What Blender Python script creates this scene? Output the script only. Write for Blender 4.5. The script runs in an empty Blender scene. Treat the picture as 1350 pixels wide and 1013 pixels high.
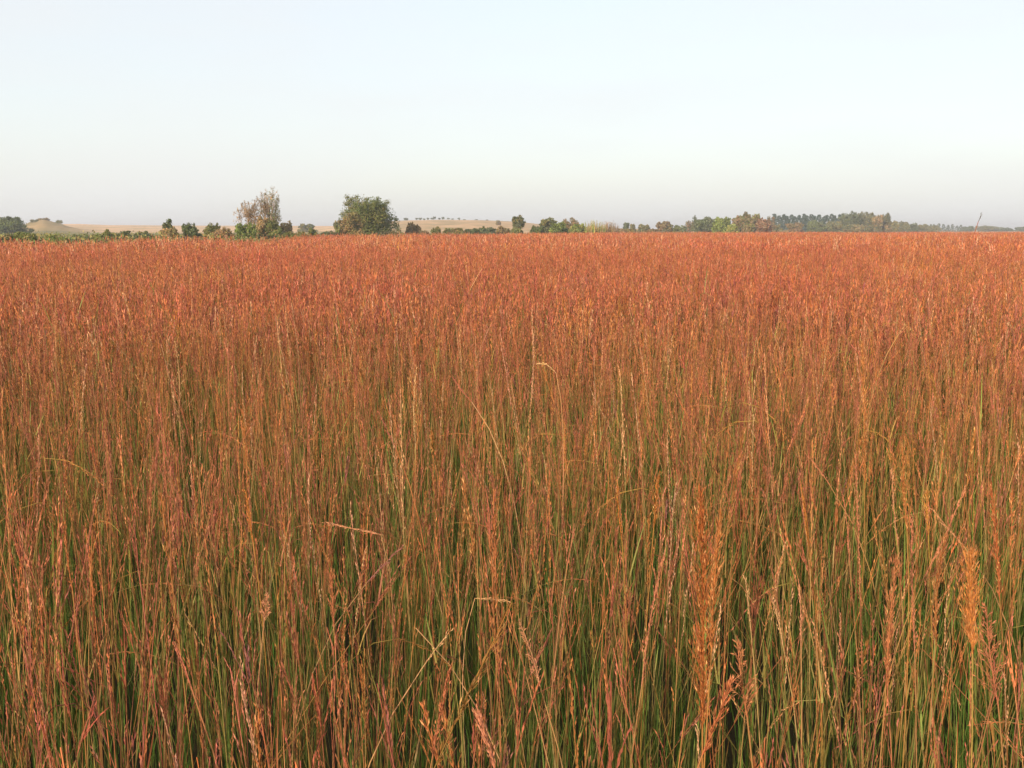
import bpy, math, random
import numpy as np
from mathutils import Vector, Matrix

R = math.radians
S = bpy.context.scene
COL = S.collection
rnd = random.Random(7)

# ------------------------------------------------------------------ camera
F = 1325.0                    # focal length in photo pixels (photo 1350 x 1013)
HORIZON = 303.0
ZC = 1.9
PITCH = math.atan((506.5 - HORIZON) / F)
cam = bpy.data.cameras.new('camera'); cam_o = bpy.data.objects.new('camera', cam); COL.objects.link(cam_o)
cam.sensor_width = 36.0; cam.lens = 36.0 * F / 1350.0
cam.clip_start = 0.05; cam.clip_end = 20000
cam_o.location = (0, 0, ZC); cam_o.rotation_euler = (math.pi / 2 - PITCH, 0, 0)
S.camera = cam_o

def ray(px, py):
    x, y = (px - 675.0) / F, (506.5 - py) / F
    c, s = math.cos(PITCH), math.sin(PITCH)
    return Vector((x, c + y * s, -s + y * c))

def at_depth(px, py, Y):
    d = ray(px, py); t = Y / d.y
    return Vector((d.x * t, Y, ZC + d.z * t))

def at_height(px, py, H):
    d = ray(px, py); t = (H - ZC) / d.z
    return Vector((d.x * t, d.y * t, H))

# ------------------------------------------------------------------ materials
def nodes(name):
    m = bpy.data.materials.new(name); m.use_nodes = True
    nt = m.node_tree; nt.nodes.clear()
    out = nt.nodes.new('ShaderNodeOutputMaterial')
    return m, nt, out

def plant_material(name, translucency, rough, spec, scale, tints, detail_scale=None):
    m, nt, out = nodes(name); N, L = nt.nodes.new, nt.links.new
    at = N('ShaderNodeAttribute'); at.attribute_name = 'col'
    geo = N('ShaderNodeNewGeometry')
    no = N('ShaderNodeTexNoise'); no.inputs['Scale'].default_value = scale; no.inputs['Detail'].default_value = 4; no.inputs['Roughness'].default_value = .6
    L(geo.outputs['Position'], no.inputs['Vector'])
    cr = N('ShaderNodeValToRGB'); e = cr.color_ramp.elements
    e[0].position = 0.30; e[0].color = (*tints[0], 1); e[1].position = 0.70; e[1].color = (*tints[2], 1)
    k = cr.color_ramp.elements.new(0.5); k.color = (*tints[1], 1)
    L(no.outputs['Fac'], cr.inputs['Fac'])
    mx = N('ShaderNodeMix'); mx.data_type = 'RGBA'; mx.blend_type = 'MULTIPLY'; mx.inputs[0].default_value = 1
    L(at.outputs['Color'], mx.inputs[6]); L(cr.outputs['Color'], mx.inputs[7])
    p = N('ShaderNodeBsdfPrincipled'); p.inputs['Roughness'].default_value = rough
    p.inputs['Specular IOR Level'].default_value = spec
    L(mx.outputs[2], p.inputs['Base Color'])
    t = N('ShaderNodeBsdfTranslucent'); L(mx.outputs[2], t.inputs['Color'])
    ms = N('ShaderNodeMixShader'); ms.inputs[0].default_value = translucency
    L(p.outputs[0], ms.inputs[1]); L(t.outputs[0], ms.inputs[2]); L(ms.outputs[0], out.inputs['Surface'])
    return m

GRASS = plant_material('grass_blades', 0.30, 0.6, 0.2, 0.19,
                       [(1.12, 0.82, 0.93), (1.04, 1.02, .97), (1.10, 1.16, 0.98)])
LEAF = plant_material('tree_leaves', 0.25, 0.6, 0.2, 0.9, [(0.8, 0.85, 0.85), (1, 1, 1), (1.2, 1.1, 0.95)])

def bark_material(name, c):
    m, nt, out = nodes(name); N, L = nt.nodes.new, nt.links.new
    no = N('ShaderNodeTexNoise'); no.inputs['Scale'].default_value = 6
    cr = N('ShaderNodeValToRGB'); e = cr.color_ramp.elements
    e[0].color = (*[v * .6 for v in c], 1); e[1].color = (*[v * 1.3 for v in c], 1)
    p = N('ShaderNodeBsdfPrincipled'); p.inputs['Roughness'].default_value = 0.9
    tc = N('ShaderNodeTexCoord'); L(tc.outputs['Object'], no.inputs['Vector'])
    L(no.outputs['Fac'], cr.inputs['Fac']); L(cr.outputs['Color'], p.inputs['Base Color'])
    L(p.outputs[0], out.inputs['Surface'])
    return m
BARK = bark_material('grey_brown_bark', (0.12, 0.085, 0.06))
PALE_BARK = bark_material('pale_bark', (0.26, 0.20, 0.15))

# ------------------------------------------------------------------ mesh building
class MB:
    def __init__(s): s.v = []; s.f = []; s.c = []
    def tube(s, pts, r0, r1, col, sides=3):
        n = len(pts); b = len(s.v)
        for i, p in enumerate(pts):
            t = i / (n - 1); r = r0 + (r1 - r0) * t
            d = (pts[min(i + 1, n - 1)] - pts[max(i - 1, 0)])
            d = d.normalized() if d.length > 1e-9 else Vector((0, 0, 1))
            a = d.orthogonal().normalized() if abs(d.z) < .95 else (Vector((1, 0, 0)) - d * d.x).normalized()
            q = d.cross(a)
            cc = col(t) if callable(col) else col
            for k in range(sides):
                w = 2 * math.pi * k / sides
                s.v.append(p + (a * math.cos(w) + q * math.sin(w)) * r); s.c.append(cc)
        for i in range(n - 1):
            for k in range(sides):
                k2 = (k + 1) % sides
                s.f.append((b + i * sides + k, b + i * sides + k2, b + (i + 1) * sides + k2, b + (i + 1) * sides + k))
    def spikelet(s, p, d, ln, w, col, rg):
        side = d.cross(Vector((rg.uniform(-1, 1), rg.uniform(-1, 1), rg.uniform(-.4, .4))))
        if side.length < 1e-6: side = d.orthogonal()
        side.normalize(); b = len(s.v)
        m = p + d * (ln * .45); nn = d.cross(side) * (w * .5)
        s.v += [p, m + side * w + nn, p + d * ln, m - side * w + nn]
        s.c += [col] * 4; s.f.append((b, b + 1, b + 2, b + 3))
    def blade(s, pts, w0, col, side):
        n = len(pts); b = len(s.v)
        for i, p in enumerate(pts):
            t = i / (n - 1); w = w0 * (0.75 + .25 * min(1, t * 4)) * (1 - t ** 1.6) + w0 * .06
            cc = col(t) if callable(col) else col
            s.v += [p - side * w, p + side * w]; s.c += [cc, cc]
        for i in range(n - 1):
            s.f.append((b + 2 * i, b + 2 * i + 1, b + 2 * i + 3, b + 2 * i + 2))
    def arrays(s):
        return (np.array([tuple(v) for v in s.v], np.float32).reshape(-1, 3),
                np.array(s.f, np.int32).reshape(-1, 4), np.array(s.c, np.float32).reshape(-1, 3))
    def build(s, name, mat, parent=None): return mesh_obj(name, *s.arrays(), mat, parent)

def make_mesh(name, V, Fq, C, mat):
    me = bpy.data.meshes.new(name)
    me.vertices.add(len(V)); me.vertices.foreach_set('co', V.astype(np.float32).ravel())
    me.loops.add(Fq.size); me.loops.foreach_set('vertex_index', Fq.astype(np.int32).ravel())
    me.polygons.add(len(Fq)); me.polygons.foreach_set('loop_start', np.arange(0, Fq.size, 4, dtype=np.int32))
    me.update(calc_edges=True)
    if C is not None:
        a = me.attributes.new('col', 'FLOAT_COLOR', 'POINT')
        a.data.foreach_set('color', np.hstack([C, np.ones((len(C), 1), np.float32)]).astype(np.float32).ravel())
    me.materials.append(mat)
    return me

def mesh_obj(name, V, Fq, C, mat, parent=None):
    o = bpy.data.objects.new(name, make_mesh(name, V, Fq, C, mat)); COL.objects.link(o)
    if parent: o.parent = parent
    return o

def thing(name, loc, label, cat, group=None):
    o = bpy.data.objects.new(name, None); COL.objects.link(o); o.location = loc
    o.empty_display_size = .2
    o['label'] = label; o['category'] = cat
    if group: o['group'] = group
    return o

def mixc(a, b, t): t = max(0, min(1, t)); return tuple(x + (y - x) * t for x, y in zip(a, b))
def jit(c, rg, v=.18, h=.07):
    k = 1 + rg.uniform(-v, v)
    return tuple(max(.003, x * k * (1 + rg.uniform(-h, h))) for x in c)

# ------------------------------------------------------------------ grass colours (the plant's own colours)
RED = (0.41, 0.136, 0.090); ORANGE = (0.46, 0.170, 0.062); PINK = (0.46, 0.18, 0.10); STRAW = (0.54, 0.32, 0.16)
GOLD = (0.50, 0.205, 0.06); GREEN = (0.108, 0.205, 0.038); OLIVE = (0.27, 0.225, 0.06); BROWN = (0.17, 0.07, 0.035)
RUST = (0.31, 0.105, 0.058); MAUVE = (0.29, 0.12, 0.10)

def curve(p0, p1, p2, p3, n):
    out = []
    for i in range(n):
        t = i / (n - 1); u = 1 - t
        out.append(p0 * u ** 3 + p1 * (3 * u * u * t) + p2 * (3 * u * t * t) + p3 * t ** 3)
    return out

def along(pts, t):
    x = t * (len(pts) - 1); i = min(int(x), len(pts) - 2); f = x - i
    return pts[i].lerp(pts[i + 1], f), (pts[i + 1] - pts[i]).normalized()

def off_axis(d, ang, rg):
    a = d.orthogonal().normalized(); q = d.cross(a); w = rg.uniform(0, 6.2832)
    return (d * math.cos(ang) + (a * math.cos(w) + q * math.sin(w)) * math.sin(ang)).normalized()

def raceme(mb, p, d, L, n, sl, sw, col, rg, ang=.28, curl=.15, stem_r=.0005):
    """a feathery finger of paired spikelets"""
    dd = d.copy(); q = p.copy(); pts = [p.copy()]
    bend = Vector((rg.uniform(-1, 1), rg.uniform(-1, 1), rg.uniform(-1, .3))) * curl
    for i in range(n):
        dd = (dd + bend / n).normalized(); q = q + dd * (L / n); pts.append(q.copy())
        mb.spikelet(q, off_axis(dd, rg.uniform(.05, ang), rg), sl * rg.uniform(.75, 1.2), sw, jit(col, rg), rg)
    if stem_r: mb.tube(pts[::max(1, n // 3)] + ([pts[-1]] if n % max(1, n // 3) else []), stem_r, stem_r * .5, jit(col, rg), 3)

def head_plume(mb, pts, width, col, rg, n=60, sl=.008, sw=.0013, fleck=.12):
    """dense plume: short branches all round the axis, each set with spikelets"""
    for i in range(n):
        t = (i + rg.random()) / n; p, d = along(pts, t)
        w = width * (math.sin(math.pi * min(1, .14 + .84 * t)) ** .8) * rg.uniform(.35, 1.25) * (1 + .45 * math.sin(t * 23 + n))
        bd = off_axis(d, rg.uniform(.25, .62), rg); bl = w * 1.7
        for k in range(4):
            u = (k + rg.random()) / 4
            c = jit(mixc(col, BROWN, .55 * rg.random()), rg, .3)
            if rg.random() < fleck: c = jit((0.66, 0.36, 0.15), rg)
            mb.spikelet(p + bd * (bl * u) + d * (bl * .25 * u * u), off_axis(bd.lerp(d, .5).normalized(), rg.uniform(0, .35), rg),
                        sl * rg.uniform(.7, 1.3), sw, c, rg)
        if rg.random() < .5: mb.tube([p, p + bd * bl], .0004, .0002, jit(col, rg), 3)
        if rg.random() < .7:                                                         # long hair-like awn
            q0 = p + bd * (bl * rg.uniform(.4, 1)); ad = off_axis(bd.lerp(d, .6).normalized(), rg.uniform(.1, .6), rg)
            mb.spikelet(q0, ad, sl * rg.uniform(1.6, 2.6), sw * .28, jit(mixc(col, STRAW, .4), rg), rg)

def head_bluestem(mb, p, d, L, n, col, rg, sl=.009, sw=.0014, k=12):
    for i in range(n):
        raceme(mb, p - d * (.01 * i), off_axis(d, rg.uniform(.04, .26), rg), L * rg.uniform(.7, 1.1), k, sl, sw, col, rg, .22, .2)

def head_spike(mb, pts, col, rg, n=70, sl=.010, sw=.0015, ang=.30):
    for i in range(n):
        t = (i + rg.random()) / n; p, d = along(pts, t)
        mb.spikelet(p, off_axis(d, rg.uniform(.05, ang), rg), sl * rg.uniform(.7, 1.25) * (1 - .35 * t), sw, jit(col, rg, .22), rg)
        if i % 3 == 0:
            b = off_axis(d, rg.uniform(.08, ang * .8), rg)
            raceme(mb, p, b, sl * 2.6 * (1 - .5 * t), 3, sl * .8, sw, col, rg, .25, .1, 0)

def head_open(mb, pts, width, col, rg, n=26, sl=.006, sw=.0012):
    for i in range(n):
        t = (i + rg.random()) / n; p, d = along(pts, t)
        bd = off_axis(d, rg.uniform(.35, .8), rg); bl = width * (1.1 - t) * rg.uniform(.6, 1.2)
        tip = p + bd * bl
        mb.tube([p, tip], .0005, .0003, jit(col, rg), 3)
        for k in range(3):
            mb.spikelet(p + bd * (bl * (.55 + .2 * k)), off_axis(bd, .5, rg), sl, sw, jit(col, rg, .2), rg)

def stem_color(top, rg, green=None):
    q = rg.random()
    g = jit(GREEN if q < .62 else OLIVE if q < .91 else ORANGE, rg, .25); mid = jit(mixc(OLIVE, rg.choice([ORANGE, GREEN, STRAW, STRAW]), rg.uniform(.05, .6)), rg); tp = jit(top, rg)
    if q >= .91: mid = jit(mixc(ORANGE, RED, rg.random()), rg)
    a = rg.uniform(.55, .80) if green is None else green
    return lambda t: mixc(g, mid, t / a) if t < a else mixc(mid, tp, (t - a) / (.98 - a))

def stem_template(kind, lod, rg):
    """one upright grass stalk about 1.2 m tall rooted at the origin"""
    mb = MB(); H = 1.2
    fat = (1.3, 2.2, 5.4)[lod]
    bx, by = rg.uniform(-.05, .05), rg.uniform(-.05, .05)
    n = (6, 5, 3)[lod]
    pts = [Vector((bx * (i / (n - 1)) ** 2, by * (i / (n - 1)) ** 2, H * i / (n - 1))) for i in range(n)]
    top = {'little': RED, 'big': RUST, 'plume': GOLD, 'bare': ORANGE, 'spike': ORANGE, 'pale': (0.58, 0.33, 0.19), 'wisp': (0.50, 0.24, 0.12)}[kind]
    if kind == 'wisp':                            # a stalk that has bent or broken over near its tip
        zb = rg.uniform(.78, 1.05); a = rg.uniform(0, 6.28); o = Vector((math.cos(a), math.sin(a), 0)); L = rg.uniform(.12, .34); dr = rg.uniform(-.25, .75)
        pts = [Vector((0, 0, 0)), o * .02 + Vector((0, 0, zb * .5)), o * .05 + Vector((0, 0, zb))] + \
              [o * (.05 + L * u) + Vector((0, 0, zb + L * (dr * u if rg.random() < .0 else .55 * u - (.55 + dr) * u * u))) for u in (.25, .5, .75, 1)]
    sc = stem_color(top, rg)
    mb.tube(pts, .0013 * fat, .0006 * fat, sc, 3)
    if lod < 2:
        for k in range(rg.choice([1, 2, 2, 3]) if lod == 0 else 1):      # stem leaves
            t0 = rg.uniform(.12, .62); p, d = along(pts, t0)
            L = rg.uniform(.14, .36); a = rg.uniform(0, 6.28); o = Vector((math.cos(a), math.sin(a), 0))
            up = rg.uniform(.75, .97); droop = rg.uniform(-.02, .35)
            bl = [p + o * (L * u * (1 - up) * 1.6) + Vector((0, 0, L * (up * u - droop * u * u * u))) for u in (0, .33, .66, 1)]
            tip = jit(rg.choice([RUST, ORANGE, OLIVE, GREEN, GREEN]), rg); bs = sc(t0)
            mb.blade(bl, rg.uniform(.0013, .0024) * fat, lambda t: mixc(bs, tip, t), Vector((-o.y, o.x, 0)))
    sl, sw = ((.0135, .0013), (.034, .0034), (.085, .012))[lod]
    if kind == 'little':
        nb = (rg.randint(5, 9), 6, 4)[lod]
        for i in range(nb):
            t = rg.uniform(.66, .98); p, d = along(pts, t)
            b = off_axis(d, rg.uniform(.05, .24), rg); L1 = rg.uniform(.03, .09)
            c = jit(mixc(RED, rg.choice([ORANGE, RUST, PINK]), rg.random()), rg)
            q = p + b * L1
            if lod == 0: mb.tube([p, q], .0005, .0004, c, 3)
            raceme(mb, q, b.lerp(Vector((0, 0, 1)), .4).normalized(), rg.uniform(.035, .06), (6, 3, 1)[lod], sl, sw, c, rg, .26, .3, (.0004, 0, 0)[lod])
    elif kind == 'big':
        p, d = along(pts, .93)
        c = jit(mixc(RUST, rg.choice([RED, MAUVE, ORANGE]), rg.random()), rg)
        if lod < 2: head_bluestem(mb, p, d, .085, rg.choice([2, 3, 3, 4]), c, rg, sl, sw, (11, 5)[lod])
        else: head_bluestem(mb, p, d, .12, 2, c, rg, sl * 1.2, sw, 2)
    elif kind == 'plume':
        hp = [along(pts, t)[0] for t in (.80, .87, .94, 1.0)]
        head_plume(mb, hp, .014, jit(mixc(GOLD, ORANGE, rg.random()), rg), rg, (34, 10, 4)[lod], sl, sw, .06)
    elif kind == 'wisp':
        hp = [along(pts, t)[0] for t in (.62, .75, .88, 1.0)]
        head_spike(mb, hp, jit(rg.choice([top, ORANGE, RED]), rg), rg, (18, 6, 2)[lod], sl * .9, sw * .9, .22)
    elif kind in ('spike', 'pale'):
        hp = [along(pts, t)[0] for t in (.76, .84, .92, 1.0)]
        head_spike(mb, hp, jit(top if kind == 'pale' else mixc(ORANGE, PINK, rg.random()), rg), rg, (34, 9, 4)[lod], sl * 1.1, sw, .24)
    elif lod == 0:
        for i in range(3):
            p, d = along(pts, rg.uniform(.7, .95))
            raceme(mb, p, off_axis(d, .12, rg), .05, 5, sl, sw, jit(ORANGE, rg), rg)
    return mb.arrays()

def green_template(lod, rg, col):
    mb = MB(); L = rg.uniform(.40, .98); a = rg.uniform(0, 6.28); o = Vector((math.cos(a), math.sin(a), 0))
    sp = rg.uniform(.03, .30); droop = rg.uniform(.05, .45)
    us = (0, .25, .5, .75, 1) if lod == 0 else (0, .5, 1)
    pts = [o * (L * sp * u ** 1.4) + Vector((0, 0, L * (u - droop * u ** 3))) for u in us]
    c0 = jit(col, rg, .3); c1 = jit(mixc(col, rg.choice([OLIVE, GREEN, ORANGE]), rg.uniform(.1, .6)), rg)
    mb.blade(pts, rg.uniform(.0016, .0032) * (1, 2.0, 5)[lod], lambda t: mixc(c0, c1, t), Vector((-o.y, o.x, 0)))
    return mb.arrays()

KINDS = ['little', 'big', 'plume', 'bare', 'spike', 'pale', 'wisp']
def tile(size, lod, n_stem, n_green, rg, weights, templates, greens):
    Vs, Fs, Cs, b = [], [], [], 0
    npr = np.random.default_rng(rg.randint(0, 10 ** 9))
    nc = max(2, int(size * size * (14, 8, 2)[lod])); cl = npr.uniform(-size / 2, size / 2, (nc, 2))
    ctone = npr.normal(1, .10, nc)
    for i in range(n_stem + n_green):
        st = i < n_stem
        if st:
            k = rg.choices(KINDS, weights)[0]; V, Fq, C = rg.choice(templates[k])
        else:
            V, Fq, C = rg.choice(greens)
        ci = rg.randrange(nc); tone = 1.0
        if rg.random() < .55:
            x, y = cl[ci] + npr.normal(0, .055 * (1, 1.6, 5)[lod], 2); tone = ctone[ci]
        else: x, y = npr.uniform(-size / 2, size / 2, 2)
        a = rg.uniform(0, 6.28); ca, sa = math.cos(a), math.sin(a)
        hs = npr.normal(.955, .12) if st else rg.uniform(.7, 1.25)
        hs = min(hs, 1.22)
        V2 = np.empty_like(V); z = V[:, 2] * hs
        lx, ly = npr.normal(.01, .075, 2)
        if st and rg.random() < .09: lx, ly = npr.normal(0, .24, 2)
        V2[:, 0] = V[:, 0] * ca - V[:, 1] * sa + x + lx * z ** 1.5
        V2[:, 1] = V[:, 0] * sa + V[:, 1] * ca + y + ly * z ** 1.5
        V2[:, 2] = z * (1 - .25 * (lx * lx + ly * ly)) - .01
        Vs.append(V2); Fs.append(Fq + b); b += len(V)
        Cs.append(np.clip(C * (tone * npr.normal(1, .13)) * npr.normal(1, .05, 3), .004, .8))
    return np.vstack(Vs), np.vstack(Fs), np.vstack(Cs)

# ------------------------------------------------------------------ the field of grass (one uncountable mass)
EDGE = [(-900, 40), (-300, 44), (0, 49), (170, 56), (340, 66), (500, 92), (600, 112), (700, 132), (900, 158), (1100, 172), (1350, 185), (2300, 200)]
def edge_dist(px):
    for (a, da), (c, dc) in zip(EDGE, EDGE[1:]):
        if px <= c: return da + (dc - da) * max(0, px - a) / (c - a)
    return EDGE[-1][1]
def px_of(x, y): return 675 + F * x / max(y, .1) if y > .1 else (-900 if x < 0 else 2300)

W = {'near': [38, 22, 3, 17, 14, 4, 7], 'lush': [19, 15, 4, 40, 14, 5, 8], 'mid': [42, 20, 4, 9, 16, 7, 6]}
LODS = [  # tile size, lod, stems/m2, greens/m2, number of variants, r0, r1
    (0.6, 0, 215, 330, 14, 0.0, 8.0),
    (1.5, 1, 170, 75, 8, 8.0, 32.0),
    (5.0, 2, 42, 6, 5, 32.0, 230.0)]
protos, pts_xyz, pts_var, pts_rot, pts_scl = [], [], [], [], []
for li, (size, lod, ds, dg, nv, r0, r1) in enumerate(LODS):
    rg = random.Random(100 + li)
    templates = {k: [stem_template(k, lod, rg) for _ in range(14 if k in ('little', 'big') else 7)] for k in KINDS}
    greens = [green_template(lod, rg, GREEN) for _ in range(30)]
    base = len(protos)
    for v in range(nv):
        lush = lod == 0 and v >= 7                # patches with more green blades and fewer ripe heads
        a = tile(size, lod, int(ds * size * size * (.62 if lush else 1)), int(dg * size * size * (1.6 if lush else 1)), rg,
                 W['lush' if lush else 'near' if lod == 0 else 'mid'], templates, greens)
        protos.append(bpy.data.objects.new('grass_patch', make_mesh('grass_patch', *a, GRASS)))
    n = int(r1 / size) + 2
    for iy in range(-n, n + 1):
        for ix in range(-n, n + 1):
            x, y = (ix + .5) * size, (iy + .5) * size
            r = math.hypot(x, y)
            if not (r0 <= r < r1) and not (li and r0 - size * .5 < r < r0): continue
            if r < .62: continue
            if y < 0 and r > 10: continue
            if y >= 0 and r > 10 and abs(x) > y * .62 + 7 + size: continue
            e = edge_dist(px_of(x, y)) if y > 1 else 200
            if y > e - size * .3: continue
            pts_xyz.append((x + rg.uniform(-.12, .12) * size, y + rg.uniform(-.12, .12) * size, 0))
            if li == 0:
                pxx = px_of(x, y); mid = 330 < pxx < 1250
                pl = (.9 if mid else .62) if r < 3.4 else (.62 if mid else .45) if r < 5 else .33
                pts_var.append(base + (7 + rg.randrange(7) if rg.random() < pl else rg.randrange(7)))
            else: pts_var.append(base + rg.randrange(nv))
            pts_rot.append(rg.randrange(4) * math.pi / 2 + rg.uniform(-.3, .3))
            pts_scl.append(rg.uniform(.92, 1.06) if li < 2 else rg.uniform(.86, 1.08))

gm = bpy.data.meshes.new('prairie_grass'); gm.vertices.add(len(pts_xyz))
gm.vertices.foreach_set('co', np.array(pts_xyz, np.float32).ravel())
a = gm.attributes.new('variant', 'INT', 'POINT'); a.data.foreach_set('value', np.array(pts_var, np.int32))
a = gm.attributes.new('turn', 'FLOAT', 'POINT'); a.data.foreach_set('value', np.array(pts_rot, np.float32))
a = gm.attributes.new('size', 'FLOAT', 'POINT'); a.data.foreach_set('value', np.array(pts_scl, np.float32))
gm.materials.append(GRASS)
grass = bpy.data.objects.new('prairie_grass', gm); COL.objects.link(grass)
grass['kind'] = 'stuff'; grass['category'] = 'grass'
grass['label'] = 'dense tall prairie grass with rust red seed heads and green bases'
ng = bpy.data.node_groups.new('grass_patches', 'GeometryNodeTree')
ng.interface.new_socket('Geometry', in_out='INPUT', socket_type='NodeSocketGeometry')
ng.interface.new_socket('Geometry', in_out='OUTPUT', socket_type='NodeSocketGeometry')
N, L = ng.nodes.new, ng.links.new
gi, go = N('NodeGroupInput'), N('NodeGroupOutput')
def named(name, typ):
    q = N('GeometryNodeInputNamedAttribute'); q.data_type = typ; q.inputs['Name'].default_value = name; return q.outputs['Attribute']
nv_, nr_, ns_ = named('variant', 'INT'), named('turn', 'FLOAT'), named('size', 'FLOAT')
cx = N('ShaderNodeCombineXYZ'); L(nr_, cx.inputs['Z'])
jo = N('GeometryNodeJoinGeometry')
for k, p in enumerate(protos):
    oi = N('GeometryNodeObjectInfo'); oi.inputs['Object'].default_value = p; oi.inputs['As Instance'].default_value = False
    cmp_ = N('FunctionNodeCompare'); cmp_.data_type = 'INT'; cmp_.operation = 'EQUAL'
    ii = [s for s in cmp_.inputs if s.type == 'INT']; L(nv_, ii[0]); ii[1].default_value = k
    ip = N('GeometryNodeInstanceOnPoints')
    L(gi.outputs[0], ip.inputs['Points']); L(cmp_.outputs[0], ip.inputs['Selection']); L(oi.outputs['Geometry'], ip.inputs['Instance'])
    L(cx.outputs[0], ip.inputs['Rotation']); L(ns_, ip.inputs['Scale']); L(ip.outputs[0], jo.inputs[0])
L(jo.outputs[0], go.inputs[0])
md = grass.modifiers.new('patches', 'NODES'); md.node_group = ng
print('patches', len(pts_xyz), 'faces', sum(len(p.data.polygons) for p in protos))

# ------------------------------------------------------------------ single stalks that stand out of the mass
def leaf_part(mb, p, d, L, col, rg):
    o = off_axis(Vector((0, 0, 1)), 1.4, rg); o.z = 0; o.normalize()
    pts = [p + o * (L * .28 * u) + Vector((0, 0, L * (.85 * u - .35 * u ** 3))) for u in (0, .25, .5, .75, 1)]
    c = jit(col, rg); mb.blade(pts, .0022, lambda t: mixc(OLIVE, c, t), Vector((-o.y, o.x, 0)))

def stalk(px, py, bx, by, H, head, col, label, width=.02, n=None, r=.0016, stem=None, leaf=True, cat='grass stalk', group=None):
    """head tip at photo (px,py) at height H, head base at photo (bx,by) in the same depth plane; the stem goes on to the ground"""
    rg = random.Random(int(px * 13 + py))
    far = 340 < py < 620
    if far: H += .07
    tip = at_height(px, py, H); hb = at_depth(bx, by, tip.y)
    hd = tip - hb; L = hd.length; hd.normalize()
    if hb.z < .15: hb.z = .15
    flat = hd.z < .45 or head == 'droop'
    root = Vector((hb.x - (0 if flat else hd.x * min(.35, hb.z * .4)) + rg.uniform(-.03, .03), hb.y + rg.uniform(-.05, .05), 0))
    dpt = tip.y
    t = thing('grass_stalk', root, label, cat, group or 'tall grass stalks standing out of the field')
    o = lambda v: v - root
    sp = curve(Vector((0, 0, -.02)), Vector((0, 0, hb.z * .45)), o(hb - (hd * .07 + Vector((0, 0, .16)) if flat else hd * min(.3, hb.z * .35))), o(hb), 9)
    px_m = dpt / F                     # metres per photo pixel here
    rr = max(r, (.85 if far else .55) * px_m) * (.75 if flat else 1)
    g = stem or mixc(OLIVE, col, .55)
    s = MB(); s.tube(sp, rr * 1.1, rr * .7, lambda u: mixc(mixc(GREEN, OLIVE, .6), jit(g, rg, .05), u * 1.6), 5)
    s.build('stem', GRASS, t)
    if head != 'bare':
        h = MB()
        bow = Vector((rg.uniform(-1, 1), rg.uniform(-1, 1), 0)) * (L * .03)
        hp = [o(hb).lerp(o(tip), u) + bow * math.sin(u * math.pi) for u in (0, .25, .5, .75, 1)]
        if head == 'droop':
            hp = [o(hb), o(hb) + Vector((0, 0, L * .12)) + (o(tip) - o(hb)) * .25, o(hb) + Vector((0, 0, L * .16)) + (o(tip) - o(hb)) * .6, o(tip)]
        h.tube(hp, rr * .7, rr * .35, jit(col, rg, .05), 4)
        sl = max(.009, 2.6 * px_m); sw = max(.0010, (.55 if far else .36) * px_m)
        if head == 'plume': head_plume(h, hp, width * 1.15, col, rg, n or int(L / .0022), sl, sw * .8, .09)
        elif head in ('spike', 'droop'): head_spike(h, hp, col, rg, n or int(L / .0025), sl * 1.1, sw, .26)
        elif head == 'big':
            head_bluestem(h, hp[0], hd, L, n or 3, col, rg, sl * 1.1, sw, max(8, int(L / .006)))
        elif head == 'open': head_open(h, hp, width, col, rg, n or 40, sl * .75, sw * .8)
        h.build('seed_head', GRASS, t)
    if leaf:
        lf = MB(); p, d = along(sp, rg.uniform(.35, .6)); leaf_part(lf, p, d, rg.uniform(.15, .28), rg.choice([RUST, ORANGE, OLIVE]), rg)
        lf.build('leaf', GRASS, t)
    return t

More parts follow.
